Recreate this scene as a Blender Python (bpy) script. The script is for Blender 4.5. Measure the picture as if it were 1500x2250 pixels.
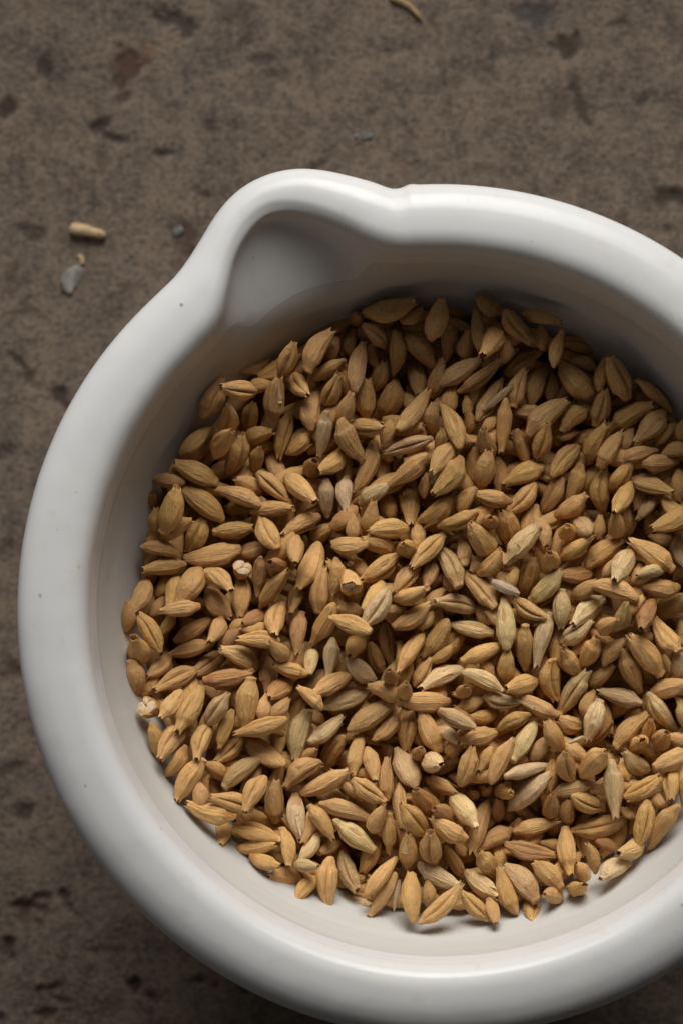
import bpy, math, random
import numpy as np
from mathutils import Matrix, Vector

random.seed(11); rng = np.random.default_rng(11)
MM = 0.001
for o in list(bpy.data.objects): bpy.data.objects.remove(o)
sc = bpy.context.scene
COL = sc.collection

# ------------------------------------------------------------------ camera
ZRIM = 86.0                       # height of the mortar's rim, mm
CAM_TILT = math.radians(2.0)
CAM_D = 520.0
CAM = np.array([-17.8, 16.8 - CAM_D*math.tan(CAM_TILT), ZRIM + CAM_D])
FPX = 12.5*(CAM_D + 6)            # focal length in photo pixels (photo 1500 x 2250)
cam_d = bpy.data.cameras.new('camera'); cam = bpy.data.objects.new('camera', cam_d); COL.objects.link(cam)
cam.location = CAM*MM; cam.rotation_euler = (CAM_TILT, 0, 0)
cam_d.sensor_fit = 'VERTICAL'; cam_d.sensor_height = 36; cam_d.sensor_width = 24
cam_d.lens = FPX/2250*36
cam_d.clip_start = 0.01; cam_d.clip_end = 10
cam_d.dof.use_dof = True; cam_d.dof.focus_distance = (CAM_D + 19)*MM; cam_d.dof.aperture_fstop = 14
sc.camera = cam
sc.render.resolution_x = 682; sc.render.resolution_y = 1024

def unproj(px, py, z):
    """a photo pixel to the point of the horizontal plane z (mm) that it shows"""
    x = (px - 750)/FPX; y = (1125 - py)/FPX
    c, s = math.cos(CAM_TILT), math.sin(CAM_TILT)
    d = np.array([x, c*y + s, s*y - c])
    k = (z - CAM[2])/d[2]
    return CAM + k*d

# ------------------------------------------------------------------ light
w = bpy.data.worlds.new('World'); sc.world = w; w.use_nodes = True
bg = w.node_tree.nodes['Background']; bg.inputs[0].default_value = (1.0, 0.98, 0.95, 1); bg.inputs[1].default_value = 0.034
def area(name, loc, target, sx, sy, power, col, spread=180):
    l = bpy.data.lights.new(name, 'AREA'); l.shape = 'RECTANGLE'; l.size = sx; l.size_y = sy
    l.energy = power; l.color = col; l.spread = math.radians(spread)
    o = bpy.data.objects.new(name, l); COL.objects.link(o); o.location = loc
    o.rotation_euler = (Vector(target) - Vector(loc)).to_track_quat('-Z', 'Y').to_euler()
    return o
area('side_light', (-0.62, 0.20, 0.40), (0.0, 0.0, 0.06), 0.50, 0.45, 0.26, (0.86, 0.93, 1.0))
area('window_light', (0.03, 0.68, 0.48), (0.0, 0.02, 0.06), 0.78, 0.52, 1.95, (1.0, 0.985, 0.96), 60)
sc.view_settings.view_transform = 'Standard'; sc.view_settings.look = 'None'
sc.view_settings.exposure = 0.0; sc.view_settings.gamma = 1.0

# ------------------------------------------------------------------ helpers
def mesh_obj(name, V, F, mat=None, parent=None, smooth=True, link=True, attrs=None):
    me = bpy.data.meshes.new(name); me.from_pydata([tuple(v) for v in V], [], F)
    if smooth: me.polygons.foreach_set('use_smooth', [True]*len(me.polygons))
    for k, a in (attrs or {}).items():
        a = np.asarray(a, dtype=np.float32)
        if a.ndim == 1:
            at = me.attributes.new(k, 'FLOAT', 'POINT'); at.data.foreach_set('value', a)
        else:
            at = me.attributes.new(k, 'FLOAT_VECTOR', 'POINT'); at.data.foreach_set('vector', a.ravel())
    me.update()
    if mat: me.materials.append(mat)
    if not link: return me
    o = bpy.data.objects.new(name, me); COL.objects.link(o)
    if parent: o.parent = parent
    return o
def tag(o, label, cat, group=None):
    o['label'] = label; o['category'] = cat
    if group: o['group'] = group
    return o
def grid_faces(n, m, wrap=True, off=0):
    F = []
    for i in range(n-1):
        for j in range(m if wrap else m-1):
            k = (j+1) % m
            F.append((off+i*m+j, off+i*m+k, off+(i+1)*m+k, off+(i+1)*m+j))
    return F
def vnoise(P, seed=0):
    """value noise of points P (n,3) in -1..1"""
    P = np.asarray(P, float); I = np.floor(P).astype(np.int64); f = P - I; f = f*f*(3-2*f)
    def h(i):
        n = (i[:,0]*73856093) ^ (i[:,1]*19349663) ^ (i[:,2]*83492791) ^ (seed*2654435761 & 0xffffffff)
        n = (n ^ (n >> 13))*1274126177 & 0xffffffff; n = (n ^ (n >> 16))*2246822519 & 0xffffffff
        return ((n >> 8) & 0xffff)/32767.5 - 1
    r = 0
    for dx in (0,1):
        for dy in (0,1):
            for dz in (0,1):
                wt = (f[:,0] if dx else 1-f[:,0])*(f[:,1] if dy else 1-f[:,1])*(f[:,2] if dz else 1-f[:,2])
                r = r + wt*h(I + np.array([dx,dy,dz]))
    return r
def fbm(P, oct=4, seed=0):
    P = np.asarray(P, float); s = 0; a = 1
    for k in range(oct): s = s + a*vnoise(P*2**k, seed+k); a *= 0.5
    return s
def catmull(pts, per=4):
    P = np.array(pts, float); P = np.vstack([2*P[0]-P[1], P, 2*P[-1]-P[-2]]); out = []
    for i in range(1, len(P)-2):
        a, b, c, d = P[i-1], P[i], P[i+1], P[i+2]
        for t in np.arange(per)/per:
            out.append(0.5*((2*b) + (c-a)*t + (2*a-5*b+4*c-d)*t*t + (3*b-a-3*c+d)*t**3))
    out.append(P[-2]); return np.array(out)
def sstep(a, b, x):
    t = np.clip((x-a)/(b-a), 0, 1); return t*t*(3-2*t)

class NT:
    def __init__(s, name):
        s.m = bpy.data.materials.new(name); s.m.use_nodes = True; s.t = s.m.node_tree
        s.b = s.t.nodes['Principled BSDF']
    def n(s, kind, **kw):
        x = s.t.nodes.new(kind)
        for k, v in kw.items(): setattr(x, k, v)
        return x
    def set(s, sock, v):
        if hasattr(v, 'is_linked') or isinstance(v, bpy.types.NodeSocket): s.t.links.new(v, sock)
        else: sock.default_value = v
    def math(s, op, a, b=0.0, clamp=False):
        x = s.n('ShaderNodeMath', operation=op, use_clamp=clamp); s.set(x.inputs[0], a); s.set(x.inputs[1], b); return x.outputs[0]
    def mix(s, fac, a, b, mode='MIX'):
        x = s.n('ShaderNodeMix', data_type='RGBA', blend_type=mode)
        s.set(x.inputs[0], fac); s.set(x.inputs[6], a if not isinstance(a, tuple) else (*a, 1)[:4]); s.set(x.inputs[7], b if not isinstance(b, tuple) else (*b, 1)[:4])
        return x.outputs[2]
    def ramp(s, v, a, b, lo=0.0, hi=1.0):
        x = s.n('ShaderNodeMapRange', interpolation_type='SMOOTHSTEP'); s.set(x.inputs[0], v)
        x.inputs[1].default_value = a; x.inputs[2].default_value = b; x.inputs[3].default_value = lo; x.inputs[4].default_value = hi
        return x.outputs[0]
    def noise(s, vec, scale, detail=3, rough=0.5, dist=0.0):
        x = s.n('ShaderNodeTexNoise'); s.set(x.inputs['Vector'], vec); x.inputs['Scale'].default_value = scale
        x.inputs['Detail'].default_value = detail; x.inputs['Roughness'].default_value = rough; x.inputs['Distortion'].default_value = dist
        return x.outputs['Fac']
    def vmul(s, v, xyz):
        x = s.n('ShaderNodeVectorMath', operation='MULTIPLY'); s.set(x.inputs[0], v); x.inputs[1].default_value = xyz; return x.outputs[0]
    def obj(s): return s.n('ShaderNodeTexCoord').outputs['Object']
    def attr(s, name, out='Fac'): return s.n('ShaderNodeAttribute', attribute_name=name).outputs[out]
    def bump(s, h, strength, dist):
        x = s.n('ShaderNodeBump'); s.set(x.inputs['Height'], h); x.inputs['Strength'].default_value = strength
        x.inputs['Distance'].default_value = dist; s.t.links.new(x.outputs[0], s.b.inputs['Normal'])
    def out(s, col, rough, spec=0.5):
        s.set(s.b.inputs['Base Color'], col if not isinstance(col, tuple) else (*col, 1)[:4]); s.set(s.b.inputs['Roughness'], rough)
        s.b.inputs['Specular IOR Level'].default_value = spec
        return s.m

# ------------------------------------------------------------------ ground: worn brown stone worktop
# marks: photo x, y, half sizes, turn, depth of stain, redness
MARKS = [(392,52,38,16,-40,.8,0),(270,140,40,22,20,.8,.7),(262,175,28,34,0,.75,.35),(275,222,14,16,0,.6,.2),(108,150,16,26,20,.7,.1),(110,170,28,9,-5,.6,0),
 (8,232,18,16,0,.9,.1),(222,290,30,16,30,.8,.1),(258,312,32,11,-15,.7,.1),(370,336,20,17,-35,.85,.1),(452,288,14,12,0,.5,.5),(440,430,36,9,-35,.65,.2),
 (585,122,24,15,0,.5,.1),(545,75,14,14,0,.5,0),(630,170,30,14,0,.35,.1),(75,520,38,13,-30,.55,.1),(420,535,24,34,30,.6,.4),(230,360,35,16,-30,.35,.6),
 (700,368,20,10,30,.6,.1),(1258,92,34,18,-15,.85,.05),(1172,32,48,34,0,.65,-.6),(1268,210,10,34,25,.7,0),(1285,250,36,22,-35,.75,.05),(1240,235,34,26,0,.4,.1),
 (1412,222,14,9,0,.6,.1),(1470,432,38,18,-5,.85,.05),(1362,52,20,10,0,.5,.1),(1465,505,22,13,0,.6,.1),(1090,115,22,14,0,.35,-.3),(820,255,22,12,0,.4,0),
 (40,815,46,9,-25,.7,.15),(125,872,26,14,-30,.8,.2),(25,610,20,30,0,.3,.3),(60,700,36,14,10,.25,.3),(20,1000,26,16,0,.4,.2),
 (64,2005,42,16,-25,1,.35),(95,1978,18,14,0,.8,.8),(150,1985,26,13,-40,.9,.2),(14,2088,16,26,0,1,.1),(48,1785,26,16,0,.7,.1),(300,2165,36,15,-25,1,.35),(330,2192,30,10,-20,.9,.1),
 (435,2165,28,11,-10,.9,.1),(90,2170,24,9,0,.9,.1),(120,2195,34,12,-25,.8,.5),(92,2232,22,12,0,.8,.4),(145,2105,14,9,0,.5,.9),(20,1690,30,18,20,.5,.2),(10,2230,14,20,0,.8,.1),
 (540,2172,24,12,0,.8,.1),(30,1480,24,14,0,.4,.3),(15,1220,18,22,0,.35,.3),(240,2100,40,18,10,.3,.3),(520,30,50,20,10,.25,.2),(980,180,60,16,5,.25,-.2),(900,100,70,14,0,.25,-.2)]
def axis(lo, hi, step, far):
    a = np.arange(lo, hi+step, step)
    out = [lo - 6*1.5**k for k in range(30) if 6*1.5**k < far][::-1]; out2 = [hi + step + 6*1.5**k for k in range(30) if 6*1.5**k < far]
    return np.concatenate([out, a, out2])
gx = axis(-98, 64, 0.6, 900); gy = axis(-96, 134, 0.6, 900)
GX, GY = np.meshgrid(gx, gy); P = np.stack([GX.ravel(), GY.ravel(), 0*GX.ravel()], 1)
stain = np.zeros(len(P)); red = np.zeros(len(P)); blue = np.zeros(len(P))
wob = np.stack([fbm(P/5.0, 4, 3), fbm(P/5.0, 4, 17)], 1)
edge_n = fbm(P/1.8, 3, 29)
for k, (mx, my, rx, ry, rot, st, rd) in enumerate(MARKS):
    c = unproj(mx, my, 0); a = math.radians(rot); rx, ry = rx/10.85*1.12, ry/10.85*1.12
    sel = np.where((abs(P[:,0]-c[0]) < 14) & (abs(P[:,1]-c[1]) < 14))[0]
    d = P[sel,:2] - c[:2] + wob[sel]*1.5
    u = (d[:,0]*math.cos(a) + d[:,1]*math.sin(a))/rx; v = (-d[:,0]*math.sin(a) + d[:,1]*math.cos(a))/ry
    r = np.sqrt(u*u + v*v) + 0.42*edge_n[sel]
    m = st*(1 - sstep(0.45, 1.25, r)); stain[sel] = np.maximum(stain[sel], m)
    if rd > 0: red[sel] = np.maximum(red[sel], m*rd)
    else: blue[sel] = np.maximum(blue[sel], -m*rd)
P[:,2] = 0.10*fbm(P/9.0, 3, 5) + 0.05*fbm(P/1.4, 2, 8) - 0.7*stain - 0.12
g = NT('worn_stone'); co = g.obj()
n1 = g.noise(co, 22, 5, .6); n2 = g.noise(co, 420, 4, .65); n3 = g.noise(co, 110, 5, .7, .6); n4 = g.noise(g.vmul(co, (60, 190, 60)), 1.0, 4, .6); n5 = g.noise(g.vmul(co, (900, 1250, 900)), 1.0, 3, .7, .4)
c = g.mix(g.ramp(n1, .3, .7), (.175,.138,.110), (.150,.128,.110))
c = g.mix(g.ramp(n3, .42, .66), c, (.255,.200,.155))
c = g.mix(g.math('MULTIPLY', g.ramp(n3, .52, .30), .85), c, (.080,.064,.054))
c = g.mix(g.math('MULTIPLY', g.ramp(n2, .45, .72), .55), c, (.29,.235,.19))
c = g.mix(g.math('MULTIPLY', g.ramp(n2, .5, .28), .55), c, (.075,.060,.050))
c = g.mix(g.math('MULTIPLY', g.ramp(n4, .55, .75), .35), c, (.20,.19,.185))
c = g.mix(g.math('MULTIPLY', g.ramp(g.noise(co, 75, 3, .5), .66, .74), .5), c, (.20,.085,.04))
c = g.mix(g.math('MULTIPLY', g.ramp(n5, .46, .70), .8), c, (.30,.235,.175))
c = g.mix(g.math('MULTIPLY', g.ramp(n5, .50, .30), .8), c, (.060,.046,.036))
c = g.mix(1.0, c, (.62,.58,.54), 'MULTIPLY')
c = g.mix(g.math('MULTIPLY', g.attr('stain'), .98, True), c, (.024,.017,.012))
c = g.mix(g.math('MULTIPLY', g.attr('red'), .6, True), c, (.10,.034,.014))
c = g.mix(g.math('MULTIPLY', g.attr('blue'), .9, True), c, (.060,.062,.068))
g.bump(n2, .35, .0006)
M_GROUND = g.out(c, .82, .25)
ground = mesh_obj('ground', P*MM, grid_faces(len(gy), len(gx), False), M_GROUND, attrs={'stain': stain, 'red': red, 'blue': blue})
ground['kind'] = 'structure'

# ------------------------------------------------------------------ mortar
RIN, ROUT = 61.7, 74.8
NTH = 900
ang = np.degrees(np.arange(NTH)/NTH*2*math.pi); ang = np.where(ang > 180, ang-360, ang)   # from +Y, positive towards -X
def smooth(y, k):
    ker = np.hanning(2*k+3)[1:-1]; ker /= ker.sum(); return np.convolve(np.concatenate([y[-k:], y, y[:k]]), ker, 'same')[k:-k]
bo = np.interp(ang, [-2,4,7,9.5,12.1,15,18,20.5,23,25.5,28,30.5,33,36,39,43], np.array([0,0,0,18,40,66,88,98,101,97,84,64,40,17,3,0])/12.5)
bo = smooth(bo, 5) + 0.24*np.exp(-((ang-4.4)/0.8)**2) - 0.50*np.exp(-((ang-6.6)/1.7)**2)
bi = np.interp(ang, [2,7,10.5,13,16.3,20,23.3,26,30,33,36.4,40,45], np.array([0,3,20,52,100,148,172,165,128,82,30,6,0])/12.5); bi = smooth(bi, 7)
bn = bi/bi.max()
wave = 0.18*np.sin(np.radians(ang*3+40)) + 0.10*np.sin(np.radians(ang*7+10))
WALL = catmull([(61.7,-4.2),(61.35,-6),(60.9,-8),(60.3,-10.5),(59.2,-14),(57.6,-18),(55.4,-22.5),(52,-29),(47.5,-37),(41,-46),(30,-53.5),(16,-58),(0.05,-59.5)], 6)
def wall_r(z): return np.interp(-z, -WALL[:,1], WALL[:,0])
RIM = [(1.0,-6.2),(.985,-4.9),(.95,-3.9),(.88,-2.95),(.78,-2.2),(.65,-1.55),(.5,-1.02),(.3,-.52),(.1,-.22),(-.1,-.06),(-.3,0),(-.44,-.06),(-.56,-.24),(-.67,-.54),(-.76,-.95),(-.84,-1.5),(-.91,-2.3),(-.968,-3.5),(-1.0,-4.7)]
OUTER = [(44.5,-86),(45,-84),(45.2,-81),(46.5,-77),(52,-67),(60,-50),(65.5,-33),(68.2,-22),(70.3,-16.6),(72.2,-13.8),(73.7,-11.4),(74.55,-9.1),(74.8,-7.3),(74.8,-6.2)]
a = np.radians(ang); CA, SA = np.cos(a), np.sin(a)
def ring(r, z): return np.stack([-r*SA, r*CA, z + ZRIM + 0*CA], 1)
rings = [ring(0.05+0*CA, -84.0+0*CA), ring(38+0*CA, -84.0+0*CA), ring(39.5+0*CA, -85.9+0*CA), ring(43.5+0*CA, -86.0+0*CA)]
for r, z in catmull(OUTER, 5)[:-1]:
    f = float(1 - sstep(5, 42, -z)); rings.append(ring(r + bo*f + wave*.6, z - 3.0*bn*float(1 - sstep(6.2, 24, -z))))
ro = ROUT + bo + wave*.6; ri = RIN + bi + wave*.4
for s, z in catmull(RIM, 4)[:-1]:
    rings.append(ring((ro+ri)/2 + s*(ro-ri)/2, z*(1 - .62*bn*float(sstep(.3,.9,-s))) - 3.0*bn + wave*.5*float(1-sstep(.3,1,abs(s)))))
Z0 = -4.75*(1-.62*bn) - 3.0*bn                              # where the rim's roll ends and the wall begins
def wall_ring(z, extra=0.0):
    gz = 1 - sstep(0, 1, (Z0 - z)/(15.5 + Z0)); return ring(wall_r(z) + bi*gz + wave*.4 + extra, z)
zs = -7.6 - 5.2*sstep(0,.5,bn) + wave*.25                               # where the glaze stops
for t in np.linspace(0, 1, 26):
    z0 = Z0; z = z0 + (zs - z0)*t
    rings.append(wall_ring(z, 0.08*sstep(.90, 1, t)*(1-bn)))
V = np.concatenate(rings); F = grid_faces(len(rings), NTH)
gl = NT('white_glaze'); co = gl.obj()
n = gl.noise(co, 30, 3); nf = gl.noise(co, 900, 2, .5); ns = gl.noise(co, 260, 3, .6)
c = gl.mix(gl.ramp(n, .35, .65), (.640,.630,.612), (.625,.620,.610))
c = gl.mix(gl.math('MULTIPLY', gl.ramp(gl.noise(co, 620, 1, .4), .785, .82), .5), c, (.25,.19,.13))
c = gl.mix(gl.math('MULTIPLY', gl.ramp(ns, .58, .78), .28), c, (.50,.46,.39))
c = gl.mix(gl.math('MULTIPLY', gl.ramp(gl.noise(co, 55, 5, .65, .8), .54, .70), .22), c, (.60,.55,.43))
SPOTS = [(1404,2058,.85,(.24,.17,.10),-2.5),(175,1246,.40,(.55,.43,.18),-.3),(185,1247,.28,(.55,.43,.18),-.3),(168,1082,.30,(.55,.45,.22),-.3),(399,670,.30,(.14,.08,.04),-.5),(570,570,.28,(.05,.04,.04),-9),
 (352,2018,.45,(.55,.52,.45),-.3),(188,1727,.26,(.45,.26,.14),-.2),(347,748,.22,(.3,.26,.22),-.6),(230,742,.25,(.35,.3,.26),-.6),(870,530,.3,(.5,.35,.28),-.9),(895,546,.28,(.55,.4,.33),-.9),(1387,1990,.35,(.4,.33,.25),-1.4),(1127,2195,.32,(.35,.25,.17),-3)]
for sx, sy, rad, col, z in SPOTS:
    p = unproj(sx, sy, ZRIM + z)*MM
    d = gl.n('ShaderNodeVectorMath', operation='DISTANCE'); gl.t.links.new(co, d.inputs[0]); d.inputs[1].default_value = p
    dd = gl.math('ADD', d.outputs['Value'], gl.math('MULTIPLY', gl.math('SUBTRACT', ns, .5), .0009))
    c = gl.mix(gl.math('MULTIPLY', gl.ramp(dd, rad*MM*.75, rad*MM*1.35, 1, 0), .6), c, col)
gl.bump(gl.math('ADD', gl.math('MULTIPLY', n, 1.0), gl.math('MULTIPLY', nf, .010)), .30, .0030)
gl.b.inputs['Coat Weight'].default_value = .30; gl.b.inputs['Coat Roughness'].default_value = .07
M_GLAZE = gl.out(c, gl.ramp(ns, .3, .75, .42, .55), .2)
un = NT('unglazed_porcelain'); co = un.obj()
sep = un.n('ShaderNodeSeparateXYZ'); un.t.links.new(co, sep.inputs[0])
n = un.noise(un.vmul(co, (25, 25, 700)), 1.0, 4, .6); n2 = un.noise(co, 1500, 2)
c = un.mix(un.ramp(n, .35, .7), (.525,.500,.462), (.545,.525,.490))
c = un.mix(un.math('MULTIPLY', un.ramp(un.noise(un.vmul(co, (330, 330, 1100)), 1.0, 2), .74, .79), .6), c, (.20,.17,.14))
un.bump(un.math('ADD', un.math('MULTIPLY', n, .45), un.math('MULTIPLY', n2, .35)), .20, .0004)
M_BISQUE = un.out(c, un.ramp(n, .3, .7, .42, .55), .4)
mortar = bpy.data.objects.new('mortar', None); COL.objects.link(mortar); mortar.empty_display_size = .02
tag(mortar, 'thick white glazed porcelain mortar with pouring spout, full of barley grain', 'mortar')
body = mesh_obj('glazed_body', V*MM, F, M_GLAZE, mortar)
rings = []
zend = -59.5
for t in np.concatenate([[0, .004, .012], np.linspace(.03, 1, 54)]):
    z = zs - .02 + (zend - zs)*t
    rings.append(wall_ring(z, (.12*sstep(0, .012, t) if t > 0 else .08)*(1-.9*bn) + .02))
V = np.concatenate(rings)
inner = mesh_obj('inner_bowl', V*MM, grid_faces(len(rings), NTH), M_BISQUE, mortar)
inner['label'] = 'matt unglazed grey-beige inside of the mortar'

# ------------------------------------------------------------------ barley
def grain_material(name, joined):
    g = NT(name); co = g.attr('gco', 'Vector')
    if joined: tint = g.attr('tint', 'Vector')
    else:
        oi = g.n('ShaderNodeObjectInfo'); tint = oi.outputs['Color']
        add = g.n('ShaderNodeVectorMath', operation='ADD'); g.t.links.new(co, add.inputs[0])
        cmb = g.n('ShaderNodeCombineXYZ')
        for i, k in enumerate((37.0, 91.0, 53.0)): g.set(cmb.inputs[i], g.math('MULTIPLY', oi.outputs['Random'], k))
        g.t.links.new(cmb.outputs[0], add.inputs[1]); co = add.outputs[0]
    st = g.noise(g.vmul(co, (2.4, 30, 30)), 1.0, 4, .65, .3); bl = g.noise(co, 4.2, 4, .6, .5); fi = g.noise(g.vmul(co, (9, 60, 60)), 1.0, 3, .6)
    sc_ = g.noise(g.vmul(co, (14, 34, 34)), 1.0, 2, .5)
    c = g.mix(g.ramp(st, .52, .74, 0, .55), tint, g.mix(1.0, tint, (1.28,1.32,1.45), 'MULTIPLY'))
    c = g.mix(g.ramp(st, .48, .27, 0, .75), c, g.mix(1.0, tint, (.60,.50,.42), 'MULTIPLY'))
    c = g.mix(g.ramp(bl, .53, .72, 0, .50), c, g.mix(1.0, tint, (.68,.60,.58), 'MULTIPLY'))
    c = g.mix(g.ramp(bl, .46, .30, 0, .45), c, g.mix(1.0, tint, (1.22,1.28,1.30), 'MULTIPLY'))
    c = g.mix(g.ramp(sc_, .70, .76, 0, .55), c, g.mix(1.0, tint, (1.45,1.60,1.9), 'MULTIPLY'))
    c = g.mix(g.ramp(fi, .58, .68, 0, .60), c, g.mix(1.0, tint, (.42,.33,.30), 'MULTIPLY'))
    c = g.mix(g.math('MULTIPLY', g.attr('bare'), .75), c, g.mix(1.0, tint, (.74,.58,.46), 'MULTIPLY'))
    c = g.mix(g.math('MULTIPLY', g.attr('tip'), .7), c, g.mix(1.0, tint, (.52,.45,.46), 'MULTIPLY'))
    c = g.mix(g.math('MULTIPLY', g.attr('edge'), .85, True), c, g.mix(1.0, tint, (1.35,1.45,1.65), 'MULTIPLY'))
    c = g.mix(g.math('MULTIPLY', g.attr('vein_hollow'), .75, True), c, g.mix(1.0, tint, (.36,.27,.24), 'MULTIPLY'))
    g.bump(g.math('ADD', g.math('ADD', st, g.math('MULTIPLY', fi, .5)), g.math('MULTIPLY', bl, .6)), .85, .00048)
    return g.out(c, g.ramp(bl, .3, .7, .36, .54), .5)
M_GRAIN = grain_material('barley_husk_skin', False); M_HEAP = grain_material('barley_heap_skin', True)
s_ = NT('starch'); co = s_.obj(); n = s_.noise(co, 9, 4, .6)
c = s_.mix(s_.ramp(n, .35, .75), (.66,.50,.33), (.56,.40,.24)); s_.bump(n, .25, .0003); M_STARCH = s_.out(c, .7, .2)

def grain_mesh(seed, nt, nth, broken=False):
    """unit grain along +X from the frayed narrow end (x=-.5) to the round end (x=.5), crease on -Z; half width about .23"""
    R = np.random.default_rng(seed)
    t = np.concatenate([[0,.012], np.linspace(.03, .97, nt-6), [.982,.992,.998,1.0]])
    th = np.arange(nth)/nth*2*math.pi
    fat = R.uniform(.44, .58); tipA = R.uniform(.25, .40); tipB = R.uniform(.20, .42); neck = R.uniform(.60, .76)
    prof = catmull([(0,tipA),(.09,tipA*.55+neck*.42),(.20,neck),(fat-.16,.92),(fat,1.0),(fat+.15,.955),(.80,R.uniform(.70,.80)),(.90,R.uniform(.46,.56)),(.965,tipB+.08),(1.0,tipB)], 8)
    r = np.interp(t, prof[:,0], prof[:,1])
    r[-4:] *= np.array([.90,.72,.42,.02])
    T, TH = np.meshgrid(t, th, indexing='ij'); r2 = np.repeat(r[:,None], nth, 1)
    dc = (TH + math.pi/2 + math.pi) % (2*math.pi) - math.pi          # angle from the crease
    pts = np.stack([T.ravel()*3, np.cos(TH).ravel()*2, np.sin(TH).ravel()*2], 1) + seed*7.3
    mid = np.clip(np.sin(math.pi*np.clip((T-.03)/.94, 0, 1)), 0, 1)
    drift = .12*np.interp(T, [0,.3,.6,1], R.uniform(-1,1,4))
    k = 1 + 0*r2
    for v, amp, wd in ((math.pi,.055,.10),(math.pi-.78,.05,.10),(math.pi+.78,.05,.10),(math.pi-1.5,.045,.11),(math.pi+1.5,.045,.11)):
        d = (dc - v - drift + math.pi) % (2*math.pi) - math.pi
        k += amp*R.uniform(.5,1.3)*np.exp(-(d/wd)**2)*(.35+.65*mid)
    nf = 7; ph = (dc - math.pi - drift) % (2*math.pi/nf) - math.pi/nf          # flat panels between the veins
    k *= 1 - .55*(1 - math.cos(math.pi/nf)/np.cos(ph))*mid*sstep(.35,.8,abs(dc))
    deep = R.uniform(.34,.50); cw = R.uniform(.11,.17)
    k -= deep*np.exp(-((dc+drift*.5)/cw)**2)*mid**.6
    k += .08*np.exp(-((abs(dc)-.55)/.30)**2)*mid
    jag = .10*vnoise(np.stack([T.ravel()*13, 0*T.ravel(), 0*T.ravel()+seed], 1), 3).reshape(T.shape)
    edge = np.zeros_like(T)
    for sgn in (-1, 1):                                             # the outer husk laps over the inner one along both flanks
        e = R.uniform(.62,.95) + jag*sgn*1.2
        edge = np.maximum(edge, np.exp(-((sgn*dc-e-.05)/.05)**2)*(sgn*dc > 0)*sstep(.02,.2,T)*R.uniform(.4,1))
        k -= .045*(1 - sstep(e-.04, e+.04, sgn*dc))*(sgn*dc > 0)*sstep(.02,.2,T)
    k += .042*fbm(pts*1.0, 3, seed).reshape(T.shape)
    k += .022*vnoise(np.stack([T.ravel()*5, TH.ravel()*0+np.cos(TH).ravel()*9, np.sin(TH).ravel()*9], 1), seed+5).reshape(T.shape)
    k += .022*np.sin(T*R.uniform(30,48)+2*np.cos(TH))*np.exp(-((abs(dc)-.5)/.4)**2)*mid*R.uniform(0,1)
    bare = np.zeros_like(T)
    if R.random() < .55:                                            # husk broken away near one end
        c0 = R.uniform(-math.pi, math.pi); wd = R.uniform(.7, 1.7); t0 = R.uniform(.72, .90)
        d = abs((TH - c0 + math.pi) % (2*math.pi) - math.pi)
        en = .07*fbm(np.stack([TH.ravel()*3, 0*T.ravel()+seed, T.ravel()*6], 1), 3, 9).reshape(T.shape)
        bare = sstep(t0-.012, t0+.012, T + en)*(1 - sstep(wd-.08, wd+.08, d + en*2))
    if R.random() < .30:
        c0 = R.uniform(-math.pi, math.pi); t0 = R.uniform(.3,.65); d = (TH - c0 + math.pi) % (2*math.pi) - math.pi
        q = np.sqrt((d/.34)**2 + ((T-t0)/.13)**2) + .35*fbm(pts*2.2, 2, 77).reshape(T.shape)
        bare = np.maximum(bare, 1 - sstep(.8, .98, q))
    k -= .060*bare
    if R.random() < .5:                                             # a split in the husk
        c0 = R.uniform(-math.pi, math.pi); t0 = R.uniform(.25,.6); d = (TH - c0 - .2*np.sin(T*9) + math.pi) % (2*math.pi) - math.pi
        k -= .10*np.exp(-(d/.07)**2)*sstep(t0, t0+.05, T)*(1 - sstep(t0+.2, t0+.3, T))
    flat = R.uniform(.76,.88); W = .225
    Y = W*r2*k*np.cos(TH); Z = W*flat*r2*k*np.sin(TH)
    X = T - .5
    fr = vnoise(np.stack([np.cos(th)*2.2+seed, np.sin(th)*2.2, 0*th], 1), 4)*.055 + .035*vnoise(np.stack([np.cos(th)*6+seed, np.sin(th)*6, 0*th], 1), 6)
    X = X + fr[None,:]*np.exp(-T/.05)
    Z = Z + R.uniform(-.07,.06)*(4*(T-.5)**2) ; Y = Y + R.uniform(-.09,.09)*(4*(T-.5)**2)
    V = np.stack([X.ravel(), Y.ravel(), Z.ravel()], 1); F = grid_faces(len(t), nth)
    # hollow in the frayed end
    c0 = V[:nth].mean(0); base = len(V); ad = []
    for q, dx in ((.80,.004),(.62,.030),(.35,.055),(.02,.06)):
        rr = c0 + (V[:nth]-c0)*np.array([.6,q,q]); rr[:,0] += dx; ad.append(rr)
    V = np.concatenate([V]+ad)
    prev = np.arange(nth)
    for i in range(4):
        cur = base + i*nth + np.arange(nth)
        for j in range(nth):
            jj = (j+1) % nth; F.append((int(prev[jj]), int(prev[j]), int(cur[j]), int(cur[jj])))
        prev = cur
    cl = np.exp(-((dc+drift*.5)/(cw*.45))**2)*mid*R.uniform(.3,1); vein_hollow = np.concatenate([cl.ravel(), np.full(4*nth, .9)]); edge = np.concatenate([np.maximum(edge*.8, (1-sstep(.015,.07,T))*R.uniform(.3,1)).ravel(), np.zeros(4*nth)])  # brown crease strand, plus dark brown over the inside of the hollow end
    tB = R.random() < .40; tA = R.random() < .15
    tip = (sstep(.86,.99,T + .05*fbm(pts,2,4).reshape(T.shape))*(R.uniform(.4,1) if tB else 0) + (1-sstep(.01,.10,T))*(R.uniform(.3,.9) if tA else 0)).ravel()
    tip = np.concatenate([tip, np.full(4*nth, .6)]); bare = np.concatenate([bare.ravel(), np.full(4*nth, .5)])
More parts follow.
